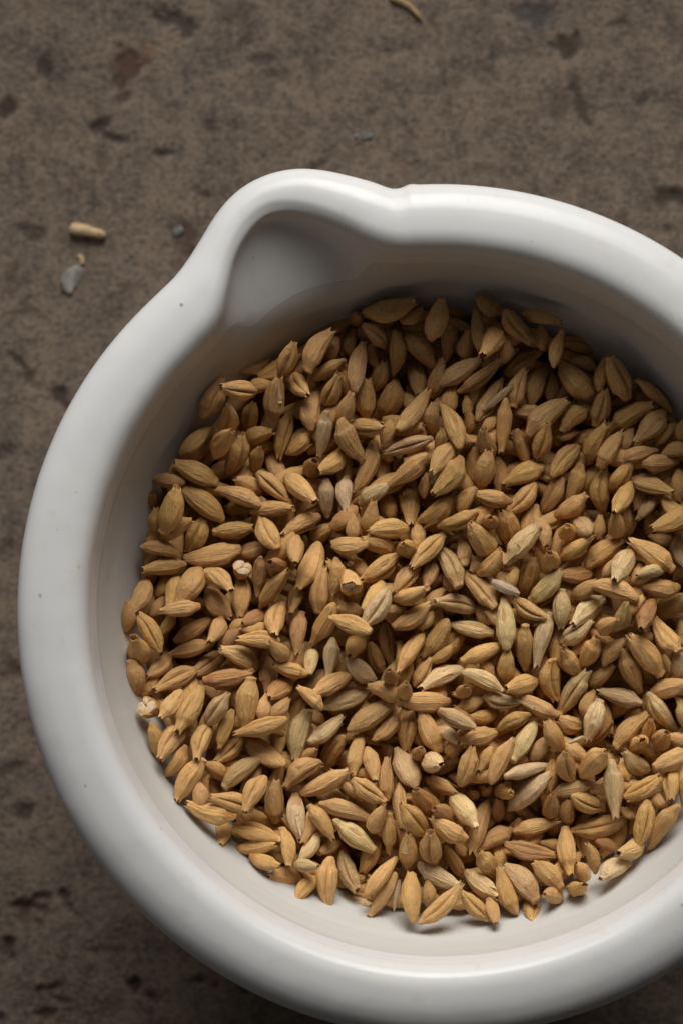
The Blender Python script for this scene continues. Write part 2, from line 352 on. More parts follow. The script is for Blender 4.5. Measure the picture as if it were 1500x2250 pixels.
    if broken:                                                      # snapped across: keep the half towards the round end, open face at -X
        cut = -.02 + .03*np.sin(np.arctan2(V[:,2], V[:,1])*2) + .02*np.sin(np.arctan2(V[:,2], V[:,1])*5)
        V[:,0] = np.maximum(V[:,0], cut)
    gco = V + seed*3.1
    return V, F, tip, bare, gco, vein_hollow, edge
NV = 40
VAR = [grain_mesh(100+i, 46, 72) for i in range(NV)]
MESH = []
for i, (V, F, tip, bare, gco, vein_hollow, edge) in enumerate(VAR):
    MESH.append(mesh_obj('barley_grain', V, F, M_GRAIN, link=False, attrs={'tip': tip, 'bare': bare, 'gco': gco, 'vein_hollow': vein_hollow, 'edge': edge}))
LOW = [grain_mesh(100+i, 20, 24) for i in range(NV)]
BRK = [grain_mesh(300+i, 46, 72, True) for i in range(2)]
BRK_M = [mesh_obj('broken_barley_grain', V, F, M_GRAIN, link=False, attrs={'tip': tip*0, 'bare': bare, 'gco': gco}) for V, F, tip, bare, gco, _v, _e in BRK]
def starch_mesh():
    nr, nth = 9, 28; V = []
    for i in range(nr):
        for j in range(nth):
            a = j/nth*2*math.pi; rr = .205*(i+.02)/(nr-1)
            lob = 1 - .30*math.exp(-(((a+math.pi/2+math.pi) % (2*math.pi)-math.pi)/.35)**2)*(i/(nr-1))
            V.append((0, rr*lob*math.cos(a), .82*rr*lob*math.sin(a)))
    V = np.array(V); n = fbm(V*22+3, 3, 5); V[:,0] = -.055 - .008*n + .05*(np.hypot(V[:,1], V[:,2])/.205)**4 + .03*np.exp(-(V[:,1]/.02)**2)*(V[:,2] < .05)
    return mesh_obj('starch_core', V, grid_faces(nr, nth), M_STARCH, link=False)
STARCH = starch_mesh()
def flap_mesh(seed):
    """a strip of husk that has come loose: hugs the flank, lifts towards the frayed end"""
    R = np.random.default_rng(seed); n, m = 12, 7; V = []
    th0 = R.uniform(.5, 2.6); half = R.uniform(.22,.38); ln = R.uniform(.30,.46); x0 = R.uniform(-.12,.05); lift = R.uniform(.05,.13)
    for lay in (0, 1):
        for i in range(n):
            u = i/(n-1); wd = half*(1 - .75*u**2.2)
            for j in range(m):
                v = j/(m-1)*2-1; th = th0 + v*wd + .25*u; x = x0 - ln*u + .012*vnoise([[v*3, u*5, seed]], 3)[0]*(u > .7)
                rr = .225*np.interp(x+.5, [0,.09,.2,.38,.52,.7], [.25,.36,.58,.92,1.0,.95])*1.03 + lift*u**1.6 + .010*(1-lay)
                V.append((x, rr*math.cos(th), .84*rr*math.sin(th)))
    F = grid_faces(n, m, False) + [f[::-1] for f in grid_faces(n, m, False, n*m)]; N = n*m
    rim = [i*m for i in range(n)] + [(n-1)*m+j for j in range(1, m)] + [i*m+m-1 for i in range(n-2, -1, -1)] + [j for j in range(m-2, 0, -1)]
    for a, b in zip(rim, rim[1:]+rim[:1]): F.append((b, a, a+N, b+N))
    V = np.array(V)
    return mesh_obj('husk_flap', V, F, M_GRAIN, link=False, attrs={'tip': np.zeros(len(V)), 'bare': np.zeros(len(V)), 'gco': V+seed})
FLAPS = [flap_mesh(500+i) for i in range(7)]

# grains read off the photograph, tile by tile (tile corner in photo pixels; four tile units to a pixel):
# frayed end x y, round end x y, width, layer (0 on top), pose (b back up, c crease up, s on its side, e on end, E round end up, x snapped), tone
TILES = {
(260,640): """930 775 760 1140 225 0 c|950 885 1205 900 200 1 c|1395 555 1030 740 190 1 b|1395 765 1350 1125 220 0 b|1350 830 1150 860 150 2 b|1180 985 1130 1190 175 1 c|1010 1060 950 1240 190 1 c|
980 1255 860 1420 205 1 b|1350 1215 1090 1300 180 1 b|820 1190 540 1450 185 0 s|650 1240 410 1470 155 1 b|700 1100 660 1220 130 2 b|1110 1285 990 1590 220 0 s|1230 1380 1200 1560 145 1 b|1390 1450 1500 1040 200 0 s|1552 496 1432 752 175 1 c|1360 496 1616 400 170 2 b""",
(635,640): """1125 140 640 240 215 0 b|545 280 200 400 155 2 b|600 230 585 260 140 2 e|345 345 125 715 205 1 b|170 790 515 600 185 0 s|400 440 370 600 140 2 b|540 330 510 590 140 2 b|635 425 550 920 188 0 b|700 460 750 690 130 2 b|670 320 850 480 165 1 c|
950 740 960 325 182 0 b|1290 655 1030 370 200 0 b|1330 125 1240 460 205 1 b|1170 200 980 320 130 2 b|1395 620 1420 245 168 0 b|1215 95 1580 215 170 2 b|855 630 740 870 175 1 c|1140 890 1110 580 192 1 b|1350 590 1250 960 170 1 b|1680 590 1320 820 212 0 b g|
680 775 670 1110 195 0 b|795 1135 990 770 232 0 b|1245 870 945 1270 182 0 b|135 925 30 760 182 1 c|430 800 330 1000 200 1 c|210 850 160 1240 205 1 b|540 930 460 1180 172 1 b|270 1465 345 1035 155 0 b p|630 1510 410 1120 212 0 b|820 1220 560 1180 190 0 s|
900 1150 830 1360 140 2 b|1240 1010 1250 1250 155 1 b|820 1425 1280 1290 172 0 c g|1355 965 1530 1410 200 0 c|1420 880 1380 1050 170 2 b|1340 1230 1300 1400 110 1 b|225 1210 -20 1460 180 0 s|600 1780 790 1300 182 0 b|290 1610 520 1400 192 1 b|1240 1600 1430 1350 192 1 b|
880 1720 1240 1440 195 0 b|200 1545 200 1560 178 1 e d""",
(1010,640): """125 175 180 580 152 0 b|215 575 340 340 212 0 b|605 485 330 190 192 0 c|120 110 340 250 170 2 b|870 300 510 215 152 1 b|50 370 30 610 165 1 b|855 380 780 700 152 1 s|690 390 700 490 135 2 b|890 430 1190 480 195 1 c|690 525 380 740 192 1 c|400 480 380 640 130 2 b|
365 630 -20 920 172 1 s|750 590 600 1000 185 0 b|540 690 440 1030 192 1 c|370 780 140 1160 190 1 s|820 740 790 960 145 2 c|865 600 1140 960 250 0 b|960 600 1200 680 140 2 b|1250 610 1190 900 145 1 s|1290 600 1460 940 228 0 c|1280 850 1195 1200 192 0 c|
920 930 560 1250 222 0 b|880 1200 1130 980 185 0 b|480 1080 680 1060 145 2 c|365 1420 400 930 165 0 b|60 960 60 1090 110 2 b|300 1120 200 1230 125 2 b|90 1080 80 1250 125 2 b|170 1260 250 1440 182 1 b|480 1220 590 1490 182 1 s|765 1180 690 1450 182 0 c|1040 1240 830 1290 115 2 b|
1240 1190 1120 1480 222 1 s|1070 1300 780 1630 185 0 c|1400 1240 1200 1560 175 0 b|365 1770 360 1440 155 0 b|230 1430 180 1730 192 1 b""",
(1125,640): """1065 760 1430 1065 155 0 s|1235 960 830 1215 222 0 b|1080 1330 1340 1060 212 0 b|1400 1170 1220 1340 155 2 b|1490 1150 1450 1320 145 1 b|900 980 1000 960 115 2 b|1260 1390 930 1480 155 1 b|1280 1420 1560 1370 148 1 b|1460 1500 1100 1530 178 0 b|1010 1250 960 1360 135 2 b""",
(260,1015): """485 0 885 180 202 0 b|305 150 600 190 165 1 s|545 200 950 500 222 0 b|550 260 420 630 232 0 b|860 215 1275 370 200 0 s|1050 130 1260 260 152 1 b|1130 430 930 390 155 2 b|1490 330 1220 80 195 0 c|1560 400 1150 430 182 1 s|1200 580 830 620 205 1 s|1225 460 1390 800 200 0 c|
610 810 760 480 205 0 c|575 870 1085 780 222 0 b|1050 800 1260 760 182 2 c|650 500 380 660 182 1 b|550 790 200 730 162 1 b|195 950 610 890 185 0 b|130 690 150 920 142 1 b|155 910 110 1190 142 1 s|290 330 280 360 172 2 e|330 440 330 620 135 1 b|210 480 230 660 142 2 b d|390 215 390 230 110 2 e d|
545 1250 740 920 238 0 b|480 1260 520 1000 200 1 b|1005 1100 790 940 185 0 s|1090 930 1085 950 178 0 x|1070 1350 1100 1020 192 1 b|1220 1180 1260 800 160 1 s|1350 850 1420 960 190 1 e d|980 1390 740 1110 202 0 b|1500 930 1225 1295 182 0 s|160 1320 280 1030 192 1 b|440 1030 370 1170 125 2 b|
385 1315 735 1270 175 0 s|195 1320 400 1670 185 0 c|120 1210 100 1500 142 1 b|440 1200 300 1350 155 2 b d|830 1370 480 1590 182 0 s d|480 1370 400 1480 125 2 b|840 1570 920 1380 165 1 b|1100 1400 1000 1480 125 2 b|1130 1400 1290 1340 165 1 b d|1350 1500 1400 1260 190 0 c|1080 1490 1330 1450 135 1 s""",
(635,1015): """20 1330 80 1080 155 1 s|60 880 60 690 172 1 c|-75 640 280 450 192 0 s|215 340 -20 120 220 0 b|330 490 320 130 158 0 b p|480 445 480 100 165 0 b p|880 190 590 380 162 0 b p|400 580 580 430 180 2 b d|560 520 560 650 135 2 b|745 385 680 640 175 1 b|680 600 1065 570 200 0 b|1085 545 1040 190 212 0 b|
880 320 890 480 135 2 b|1190 110 1170 330 115 2 s|1290 310 1540 -20 225 0 b|1140 565 1450 330 195 0 b|1305 590 1680 460 192 0 s|1130 560 1130 700 155 2 b|340 740 700 740 195 0 b|655 670 910 770 190 1 b|970 710 1070 790 185 0 e|355 550 180 720 170 1 b|100 1140 290 700 222 0 b|300 920 240 1340 185 1 c|
410 1170 440 840 172 1 b|600 880 650 980 125 2 b|560 1230 540 990 205 0 x|640 1060 970 830 222 0 s|660 1310 830 1070 172 1 b|1060 930 1370 620 192 0 c|910 1140 1130 900 190 1 s|1200 1080 1280 870 155 0 b|1330 710 1530 1120 202 0 c g|1390 960 1420 1120 135 2 b|1190 1130 930 1230 182 1 s|660 1460 890 1120 195 0 c p|
210 1610 430 1220 202 0 b|50 1690 100 1300 172 0 b|375 1360 750 1500 190 0 s|500 1290 560 1300 150 2 b|1245 1270 920 1480 192 0 b|1250 1200 1680 1280 192 0 c g|1340 1110 1200 1280 142 2 b|900 1300 960 1290 110 2 b|895 1770 840 1400 182 0 c|1190 1720 1420 1380 202 0 b|1420 1430 1820 1510 182 0 s p|1240 1340 1180 1440 125 2 b|940 1860 1190 1470 192 0 s""",
(1010,1015): """385 170 745 20 195 0 b|90 280 460 360 172 0 s|70 280 0 380 155 2 b|435 465 690 190 192 0 c|725 460 920 120 188 0 s|970 345 1090 0 175 0 b|1220 60 1220 450 185 1 c|1490 10 1320 250 182 1 s|1335 465 1480 220 202 0 s|1095 320 860 480 182 1 b|860 535 950 660 175 1 e|1060 540 1080 580 205 0 E g|760 730 680 480 155 1 b|
260 495 240 560 155 2 e d|380 440 460 700 215 1 b|85 580 280 830 220 1 b|385 895 690 540 212 0 b p|350 820 180 1000 172 1 s|170 860 130 920 125 2 b|20 640 50 940 155 1 b|805 755 790 930 192 0 e|1115 680 890 860 192 0 s|1390 670 1070 910 202 1 b|1220 470 1200 690 125 2 b|1340 490 1360 660 165 1 b|480 950 400 1130 125 2 b|
645 850 570 1170 212 1 b|45 960 330 1290 198 0 c|910 960 610 1250 192 0 b p|880 1010 1175 980 192 1 b d|1330 900 1260 980 125 2 b|1320 1020 1480 800 222 0 b p|1110 1040 1570 1190 212 0 b|1160 1080 980 1190 155 1 b|885 1465 890 1110 182 0 s p|980 1410 1250 1190 212 0 b p|385 1200 410 1660 182 0 b p|730 1390 440 1220 162 1 c|
150 1320 280 1400 155 2 b|270 1340 330 1400 125 2 b|650 1790 780 1310 182 0 b p|565 1845 550 1400 165 1 b|1430 1270 1370 1470 175 1 s g|1160 1390 870 1620 192 0 s p|1290 1400 1210 1480 155 1 b""",
(1125,1015): """1010 690 1060 400 162 0 s|1100 510 1280 270 135 0 s g|1405 270 1000 130 182 0 b|1440 350 1450 70 155 1 b|1120 260 1090 400 135 2 b|1225 620 1580 420 202 0 b|1340 400 1420 470 170 2 b|1250 420 1170 640 125 2 b|1030 680 1415 950 202 0 b|1490 935 1440 660 172 0 s g|1230 680 1380 700 135 2 b|1060 980 1290 950 145 1 s p|
1150 1000 1040 1050 125 2 b|1085 1110 1490 1130 202 0 b|1080 1450 1190 1230 192 1 b d|1560 1190 1260 1350 202 0 b|1210 1370 1450 1700 202 0 c|1490 950 1460 1000 100 2 b|1050 1240 980 1300 145 2 b""",
(260,1390): """200 85 190 190 222 1 e|190 580 160 220 195 1 b|290 380 460 220 155 1 c|430 200 830 90 172 0 b|650 380 920 180 192 0 c|320 500 690 310 185 0 c|930 130 1240 280 210 0 s g|1060 50 1430 60 172 1 s|1170 370 750 430 185 1 b d|1310 520 1310 200 185 1 b d|330 410 270 500 155 2 b|270 640 285 655 205 1 x|390 755 590 500 165 1 b|
530 885 760 450 212 0 c|970 540 780 810 190 0 c g|1110 830 1160 380 222 0 b|1300 570 1270 720 155 2 b|890 1000 1010 660 155 1 b|400 1140 330 760 155 1 b|385 1070 580 780 202 1 c|680 1080 790 790 192 1 c|435 1280 640 980 165 1 b|520 1445 750 1080 205 0 b|1040 890 1495 760 182 0 s|860 1150 1110 920 185 0 c|1075 920 1470 1200 212 0 b|
1230 1080 905 1350 185 0 b g|790 1130 950 1260 155 1 b|760 1280 720 1460 172 2 b d|1360 110 1480 220 165 1 b|1350 540 1480 450 190 1 b d|1360 285 1650 370 172 0 b|1470 620 1380 700 155 2 b|1010 20 950 70 155 2 b d""",
(635,1390): """180 350 200 140 155 1 b p|350 380 390 40 175 0 b p|510 180 600 90 182 1 e|820 375 700 70 172 0 s|775 450 480 230 192 0 b p|215 530 520 370 202 1 s|90 460 310 660 162 1 s|280 690 750 490 202 0 b p|770 470 920 540 182 2 b|880 370 890 390 145 2 e d|1005 410 1010 560 152 1 e|1250 230 1100 480 162 0 s|1130 480 1540 290 192 0 b p|
1460 120 1250 270 135 1 b|945 605 1440 620 192 0 b|935 590 510 870 212 0 b|1620 830 1300 680 182 0 s g|1010 1055 1060 690 182 0 c|1145 680 1320 1070 192 0 b|990 680 760 980 190 1 s|20 1110 140 670 220 0 b p|210 720 260 760 125 2 b|490 740 165 1000 185 0 s p|275 1225 490 880 192 0 c|630 870 540 1280 172 0 b|240 1020 100 1100 95 1 b|
760 1290 690 1010 165 1 b|1130 980 1140 1090 145 1 e|1300 1170 1240 1130 212 0 e p|940 1020 1120 1390 230 0 b g|845 1105 840 1490 172 0 b|850 1000 890 1090 125 2 b d|540 1220 100 1440 172 0 b|835 1490 540 1290 198 0 c|1480 960 1400 1060 155 2 b|1620 1000 1510 1360 202 0 c|1440 1400 1210 1300 185 0 s|-60 1320 260 1090 205 1 s|1490 950 1330 840 135 1 b p""",
(1010,1390): """390 100 0 260 175 0 s|400 170 400 450 172 1 b|200 260 240 320 125 2 b|380 490 20 320 192 0 b p|45 450 20 540 152 1 e|400 490 670 430 190 1 b|810 610 770 220 205 0 c|880 170 1040 370 205 1 s|1180 60 1080 280 185 1 b|1410 40 1230 260 165 1 s|1310 290 1130 470 192 1 s|1135 305 870 730 192 0 c p|1390 340 1310 450 155 2 b|
485 550 870 755 172 0 b|520 640 200 580 182 0 s p|1130 500 1070 760 155 2 b|80 760 340 730 162 1 s|295 890 610 690 185 0 s|0 960 330 880 172 0 b|180 590 0 660 145 2 b|-60 690 110 840 155 1 b d|690 760 440 1150 195 0 s p|740 780 890 1050 182 1 b|865 790 1080 850 175 0 b|1115 945 1230 580 202 0 s p|1010 1040 1360 770 155 1 s d|
740 950 640 1080 155 2 b|170 1200 280 990 135 2 b|440 920 240 1320 185 0 b|790 1160 345 1265 165 0 s p|800 1225 400 1590 212 0 b p|880 1055 950 1290 185 0 c|1240 1035 1090 1220 222 0 b|1250 1080 1300 1110 125 2 b|1390 1080 1430 1300 125 2 b|770 1390 800 1100 125 1 b|1190 1320 780 1410 155 1 b g|450 1370 360 1400 175 1 e|230 1370 230 1390 165 2 e d|110 1410 110 1430 135 2 e d""",
(1125,1390): """930 110 1130 550 202 0 s|1000 0 1330 380 220 0 b|1430 150 1470 440 172 1 s g|1340 260 1340 360 135 2 b|1150 340 1200 430 135 2 b|765 510 1155 630 202 0 s g|1520 440 1230 530 182 0 b|1450 890 1160 520 192 0 s p|1440 620 1480 800 135 2 b|1180 680 870 1000 185 0 b|1190 770 1180 930 145 1 s|1115 920 1100 1000 192 0 e|
1310 890 1290 960 182 0 e|1400 930 1480 940 155 2 b|940 1060 1200 1260 175 0 b g|1560 1030 1200 1190 202 0 b""",
(385,1700): """330 160 720 300 185 1 c|600 310 790 -20 192 0 c|880 30 860 460 202 0 s|105 280 545 390 196 0 b|430 590 430 430 165 1 b|920 565 505 445 185 0 s|905 615 515 665 150 1 b|540 520 610 560 125 2 b|915 800 665 720 150 1 b|830 650 970 740 125 2 b|1030 800 960 440 165 1 b|1120 760 1270 510 165 1 s p|1400 570 1180 260 192 0 s|
1250 790 1060 790 145 1 s p|840 875 1110 920 188 1 b|1060 1070 1230 890 155 1 c|1320 1175 1340 720 202 0 c|1080 590 1040 150 195 0 b p|1290 700 1430 570 155 1 b|640 350 720 380 155 2 b|240 120 250 200 165 2 b|1030 100 1090 110 155 2 b""",
(760,1700): """480 510 460 50 145 0 s|610 130 730 330 192 1 b d|235 380 -240 240 175 1 b|90 1060 -60 690 192 0 c g|-110 410 250 690 212 0 s p|220 1180 -100 1140 185 0 b p|300 290 220 520 172 1 b|375 710 380 320 142 1 s|490 265 700 530 210 0 c|820 310 860 350 172 1 b d|740 395 1050 590 195 0 b|1080 710 1250 220 192 0 b|1170 650 1460 470 185 1 b|
1340 230 1340 430 135 1 b d|550 520 540 820 195 0 b|720 530 750 770 205 0 c|150 890 290 520 175 1 b|450 720 160 1070 185 0 s|210 1250 450 860 165 1 b|560 830 570 1300 202 0 b|985 1000 615 810 192 0 b p|860 610 1050 960 158 0 s|980 620 1000 660 105 2 b|860 760 860 800 105 2 b|1315 1080 1050 870 192 0 b p|1160 680 1300 880 192 1 b|
1320 830 1470 1240 185 0 b|1020 970 650 1320 195 0 c|1000 1030 1240 1270 175 1 c|1130 1290 870 1240 155 1 b|1300 1270 1250 1090 135 1 b|720 980 720 1080 135 2 b|1130 440 940 190 220 0 b p""",
(1125,1700): """-60 760 240 1110 205 0 b g|365 740 -80 640 202 0 s d|405 435 0 520 185 0 s|350 220 320 370 172 1 s d|820 320 480 200 202 0 c|470 240 480 450 155 1 b|495 910 460 450 195 0 b|520 540 1015 420 205 0 c|1090 630 1180 210 195 0 c|1150 635 1400 210 195 1 b|930 690 1120 600 192 1 b g|730 850 975 740 185 1 b p|635 580 720 830 165 1 s|
800 600 840 620 125 2 b d|560 780 650 920 145 2 b|175 745 440 990 202 0 b|580 950 530 1000 178 1 e|300 1020 380 1060 165 1 b|160 1240 170 1100 185 1 c|895 370 860 -140 202 0 b p|1300 20 960 230 192 0 s|1340 180 1370 -50 182 1 s|1480 280 1480 -100 155 1 s|970 320 1010 340 105 2 b|1200 180 1240 230 125 2 b""",
}
SURF = ZRIM - 21.0                     # mean level of the heap's top
items = []
for (tx, ty), txt in TILES.items():
    for s in txt.replace('\n', '').split('|'):
        q = s.split()
        if not q: continue
        ax, ay, bx, by, wd = map(float, q[:5]); lv = int(q[5]); pose = q[6]; tone = q[7] if len(q) > 7 else 'n'
        zz = SURF - 2.2*lv
        A = unproj(tx+ax/4, ty+ay/4, zz)[:2]; B = unproj(tx+bx/4, ty+by/4, zz)[:2]
        wmm = wd/4/12.05; l = float(np.hypot(*(B-A))); az = math.atan2(*(B-A)[::-1])
        tilt = None
        if pose in 'eE':
            L = wmm*random.uniform(1.95, 2.25); c0 = (A+B)/2 + (B-A)*.2
            tilt = random.uniform(58, 72) if l > 2 else random.uniform(68, 80)
            if pose == 'E': tilt = -tilt
        elif pose == 'x' and l < 3:
            L = wmm*2.2; c0 = A.copy(); tilt = 66
        elif l < 1.75*wmm and lv < 2:
            L = wmm*2.05; L = wmm*1.95; tilt = .8*math.degrees(math.acos(min(.98, max(.4, l/L)))); c0 = (A+B)/2
        else:
            L = max(l, 1.7*wmm); c0 = (A+B)/2
        items.append(dict(c=c0, L=L, w=wmm, az=az, tilt=tilt, lv=lv, pose=pose, tone=tone, src=(tx+(ax+bx)/8, ty+(ay+by)/8)))

# let every grain settle on what lies below it (height field of the bowl and of the grains already down)
RES = .45; HN = int(124/RES); hx = (np.arange(HN)+.5)*RES - 62
HX, HY = np.meshgrid(hx, hx, indexing='ij'); HR = np.hypot(HX, HY)
wz = np.linspace(-59.5, -4.2, 300); wallz = np.interp(HR, wall_r(wz), wz) + ZRIM
BED = SURF - 11.5
H = np.maximum(np.minimum(wallz, SURF - 6.0), BED)
SX = np.linspace(-.5, .5, 15); SR = np.interp(SX+.5, [0,.09,.2,.38,.52,.7,.82,.92,1], [.26,.36,.58,.92,1.0,.93,.74,.48,.2])
def settle(c, L, wmm, az, tilt, sink=.45, commit=True):
    best = None
    for tl in ([math.radians(-tilt)] if tilt is not None else np.radians([-24,-18,-12,-7,-3,0,3,7,12,18,24])):
        px = c[0] + SX*L*math.cos(tl)*math.cos(az); py = c[1] + SX*L*math.cos(tl)*math.sin(az); pz = SX*L*math.sin(tl)
        rad = SR*wmm*.5*.92
        i0 = int((px.min()-wmm+62)/RES); i1 = int((px.max()+wmm+62)/RES)+1; j0 = int((py.min()-wmm+62)/RES); j1 = int((py.max()+wmm+62)/RES)+1
        i0, j0 = max(i0,0), max(j0,0); i1, j1 = min(i1,HN), min(j1,HN)
        X, Y = HX[i0:i1,j0:j1], HY[i0:i1,j0:j1]
        if X.size == 0: continue
        bot = np.full(X.shape, 1e9); top = np.full(X.shape, -1e9)
        for k in range(len(SX)):
            d2 = rad[k]**2 - (X-px[k])**2 - (Y-py[k])**2; ok = d2 > 0; hgt = np.sqrt(np.where(ok, d2, 0))
            bot = np.where(ok, np.minimum(bot, pz[k]-hgt), bot); top = np.where(ok, np.maximum(top, pz[k]+hgt), top)
        ok = bot < 1e8
        if not ok.any(): continue
        need = (H[i0:i1,j0:j1] - bot)[ok]; z = float(np.percentile(need, 93)) - sink
        cost = z + abs(tl)*.6
        if best is None or cost < best[0]: best = (cost, z, tl, (i0,i1,j0,j1), ok, top)
    if best is None: return None
    _, z, tl, (i0,i1,j0,j1), ok, top = best
    if commit:
        sub = H[i0:i1,j0:j1]; sub[ok] = np.maximum(sub[ok], (top+z)[ok])
    return z, tl
placed = []
CAP = SURF - 6.5
for it in range(900):                                        # random grains below the ones the photograph shows
    m = np.where((HR < 52.3) & (H < CAP))
    if len(m[0]) < .28*(HR < 52.3).sum(): break
    k = rng.integers(len(m[0])); c = np.array([hx[m[0][k]], hx[m[1][k]]]); L = rng.uniform(7.4, 9.6); wmm = rng.uniform(3.4, 4.3); az = rng.uniform(0, 6.283)
    r = np.hypot(*c)
    if r > 49.5: c *= (49.5+.6*(r-49.5))/r; az = math.atan2(c[1], c[0]) + math.pi/2 + rng.normal(0,.35)
    res = settle(c, L, wmm, az, None)
    if res: placed.append(dict(c=c, L=L, w=wmm, az=az, z=res[0], tl=res[1], pose=random.choice('bbcs'), tone='n', lv=3))
for it in range(46):                                         # a ring of them along the wall
    a_ = it/46*2*math.pi + rng.uniform(-.04,.04); r = rng.uniform(51.6, 53.0); c = np.array([r*math.cos(a_), r*math.sin(a_)]); L = rng.uniform(7.4, 9.2); wmm = rng.uniform(3.4, 4.2); az = a_ + math.pi/2 + rng.normal(0,.25)
    res = settle(c, L, wmm, az, None, .9)
    if res: placed.append(dict(c=c, L=L, w=wmm, az=az, z=min(res[0], SURF-1.5), tl=res[1], pose=random.choice('bbcs'), tone='n', lv=3))
for it in range(160):                                        # and on the far side of the bowl, out of the photograph
    r = 52*math.sqrt(rng.random()); a_ = rng.uniform(-1.2, 1.2); c = np.array([r*math.cos(a_), r*math.sin(a_)])
    if c[0] < 45.5: continue
    L = rng.uniform(7.4, 9.6); wmm = rng.uniform(3.4, 4.3); az = rng.uniform(0, 6.283)
    res = settle(c, L, wmm, az, None)
    if res: placed.append(dict(c=c, L=L, w=wmm, az=az, z=res[0], tl=res[1], pose=random.choice('bbcs'), tone='n', lv=3))
zsum = []
for lv in (2, 1, 0):
    if lv == 1:
        for it in range(44):
            a_ = it/44*2*math.pi + rng.uniform(-.05,.05); r = rng.uniform(52.4, 53.6); c = np.array([r*math.cos(a_), r*math.sin(a_)]); L = rng.uniform(7.2, 9.0); wmm = rng.uniform(3.3, 4.0); az = a_ + math.pi/2 + rng.normal(0,.3)
            res = settle(c, L, wmm, az, None, .9)
            if res and res[0] < SURF - 1.0: placed.append(dict(c=c, L=L, w=wmm, az=az, z=res[0], tl=res[1], pose=random.choice('bbcs'), tone='n', lv=3))
    for d in [d for d in items if d['lv'] == lv]:
        r = np.hypot(*d['c'])
        d['z'], d['tl'] = settle(d['c'], d['L'], d['w'], d['az'], d['tilt'], .45 if lv else .55)
        zsum.append(d['z'])
zm = np.mean(zsum)
for d in items: d['z'] = SURF + .2 + np.clip((d['z']-zm)*.95, -6.0, 4.6)
for d in placed: d['z'] = SURF + .2 + (d['z']-zm)*.95
H = SURF + .2 + (H-zm)*.95

TONE = {'n': (.73,.408,.142), 'p': (.84,.575,.270), 'd': (.54,.265,.090), 'g': (.67,.415,.180)}
def tint_of(tone):
    b = np.array(TONE[tone]); v = random.uniform(.84, 1.12)
    b = b*v*np.array([1, random.uniform(.975,1.03), random.uniform(.90,1.12)])
    return b
def roll_of(pose):
    if pose == 'c': return math.pi + random.uniform(-.35,.35)
    if pose == 's': return random.choice((-1,1))*random.uniform(1.75, 2.55)
    return random.uniform(-.6,.6)
def matrix_of(d):
    R = Matrix.Rotation(d['az'], 4, 'Z') @ Matrix.Rotation(-d['tl'], 4, 'Y') @ Matrix.Rotation(roll_of(d['pose']), 4, 'X')
    return R, (d['c'][0]*MM, d['c'][1]*MM, d['z']*MM)
# the 300 that show largest are things of their own, the rest is one mass
show = sorted(items, key=lambda d: -(d['L']*d['w']*(1.0, .62, .22)[d['lv']]*(1 if d['tilt'] is None else .7) + (50 if d['pose'] == 'x' else 0)))
def framed(d): return d['src'][0] < 1490
own = [d for d in show if framed(d)][:300]; own_ids = {id(d) for d in own}
rest = [d for d in items if id(d) not in own_ids] + placed

SPA = math.radians(23)                # the spout's direction from +Y towards -X
HOURS = ['twelve','one','two','three','four','five','six','seven','eight','nine','ten','eleven']
def where(d):
    """place in the bowl, told off the spout as twelve o'clock"""
    x, y = d['c']; r = math.hypot(x, y); deg = math.degrees(math.atan2(x, y) + SPA) % 360
    if r < 9: return "at heap centre"
    h = HOURS[int((deg+15)//30) % 12]
    if h == 'twelve': return 'by wall below the spout' if r > 46 else ('midway from centre to spout' if r > 26 else 'near centre towards the spout')
    return ('by wall' if r > 46 else ('midway to wall' if r > 26 else 'near centre')) + f" at {h} o'clock from spout"
COLW = {'n': 'golden tan', 'p': 'pale straw', 'd': 'reddish brown', 'g': 'greyish brown'}
POSEW = {'b': 'back up', 'c': 'crease up', 's': 'sideways', 'e': 'upright', 'E': 'upside down'}
nflap = 0; named = {}
for i, d in enumerate(own):
    Rm, loc = matrix_of(d)
    brk = d['pose'] == 'x'
    me = BRK_M[i % 2] if brk else MESH[random.randrange(NV)]
    o = bpy.data.objects.new('broken_barley_grain' if brk else 'barley_grain', me); COL.objects.link(o)
    wsc = d['w']*MM/.48
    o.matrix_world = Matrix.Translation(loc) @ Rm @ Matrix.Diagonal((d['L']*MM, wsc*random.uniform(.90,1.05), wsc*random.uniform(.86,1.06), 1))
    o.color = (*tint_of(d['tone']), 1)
    siz = 'long' if d['L'] > 9.6 else ('plump' if d['w'] > 4.3 else ('small' if d['L'] < 7.2 else 'slender'))
    if brk: lab = 'broken grain showing cream starchy core ' + where(d)
    else: lab = f"{siz} {COLW[d['tone']]} grain {POSEW[d['pose']]} {where(d)}"
    if brk:
        s = bpy.data.objects.new('starch_core', STARCH); COL.objects.link(s); s.parent = o
        s['label'] = 'cream starchy core laid open by the break'
    elif d['lv'] == 0 and d['pose'] in 'bs' and random.random() < .16:
        f = bpy.data.objects.new('husk_flap', FLAPS[nflap % 7]); COL.objects.link(f); f.parent = o; f.color = (*tint_of('p'), 1); nflap += 1
        lab = lab.replace(siz, 'loose-husked', 1)
    tag(o, lab, 'grain', 'barley grains filling the mortar'); named.setdefault(lab, []).append((o, d))

for lab, lst in named.items():                               # look-alikes: tell them apart by where the frayed tip points
    if len(lst) > 1 and ' up ' in lab or len(lst) > 1 and ' sideways ' in lab:
        for o, d in lst:
            rad = math.atan2(d['c'][1], d['c'][0]); k = math.cos(d['az'] + math.pi - rad)
            wd = 'tip inward' if k < -.5 else ('tip outward' if k > .5 else ('tip clockwise' if math.sin(d['az'] + math.pi - rad) < 0 else 'tip anticlockwise'))
            for key in (' up ', ' sideways '):
                if key in lab: o['label'] = lab.replace(key, key + wd + ' ', 1)
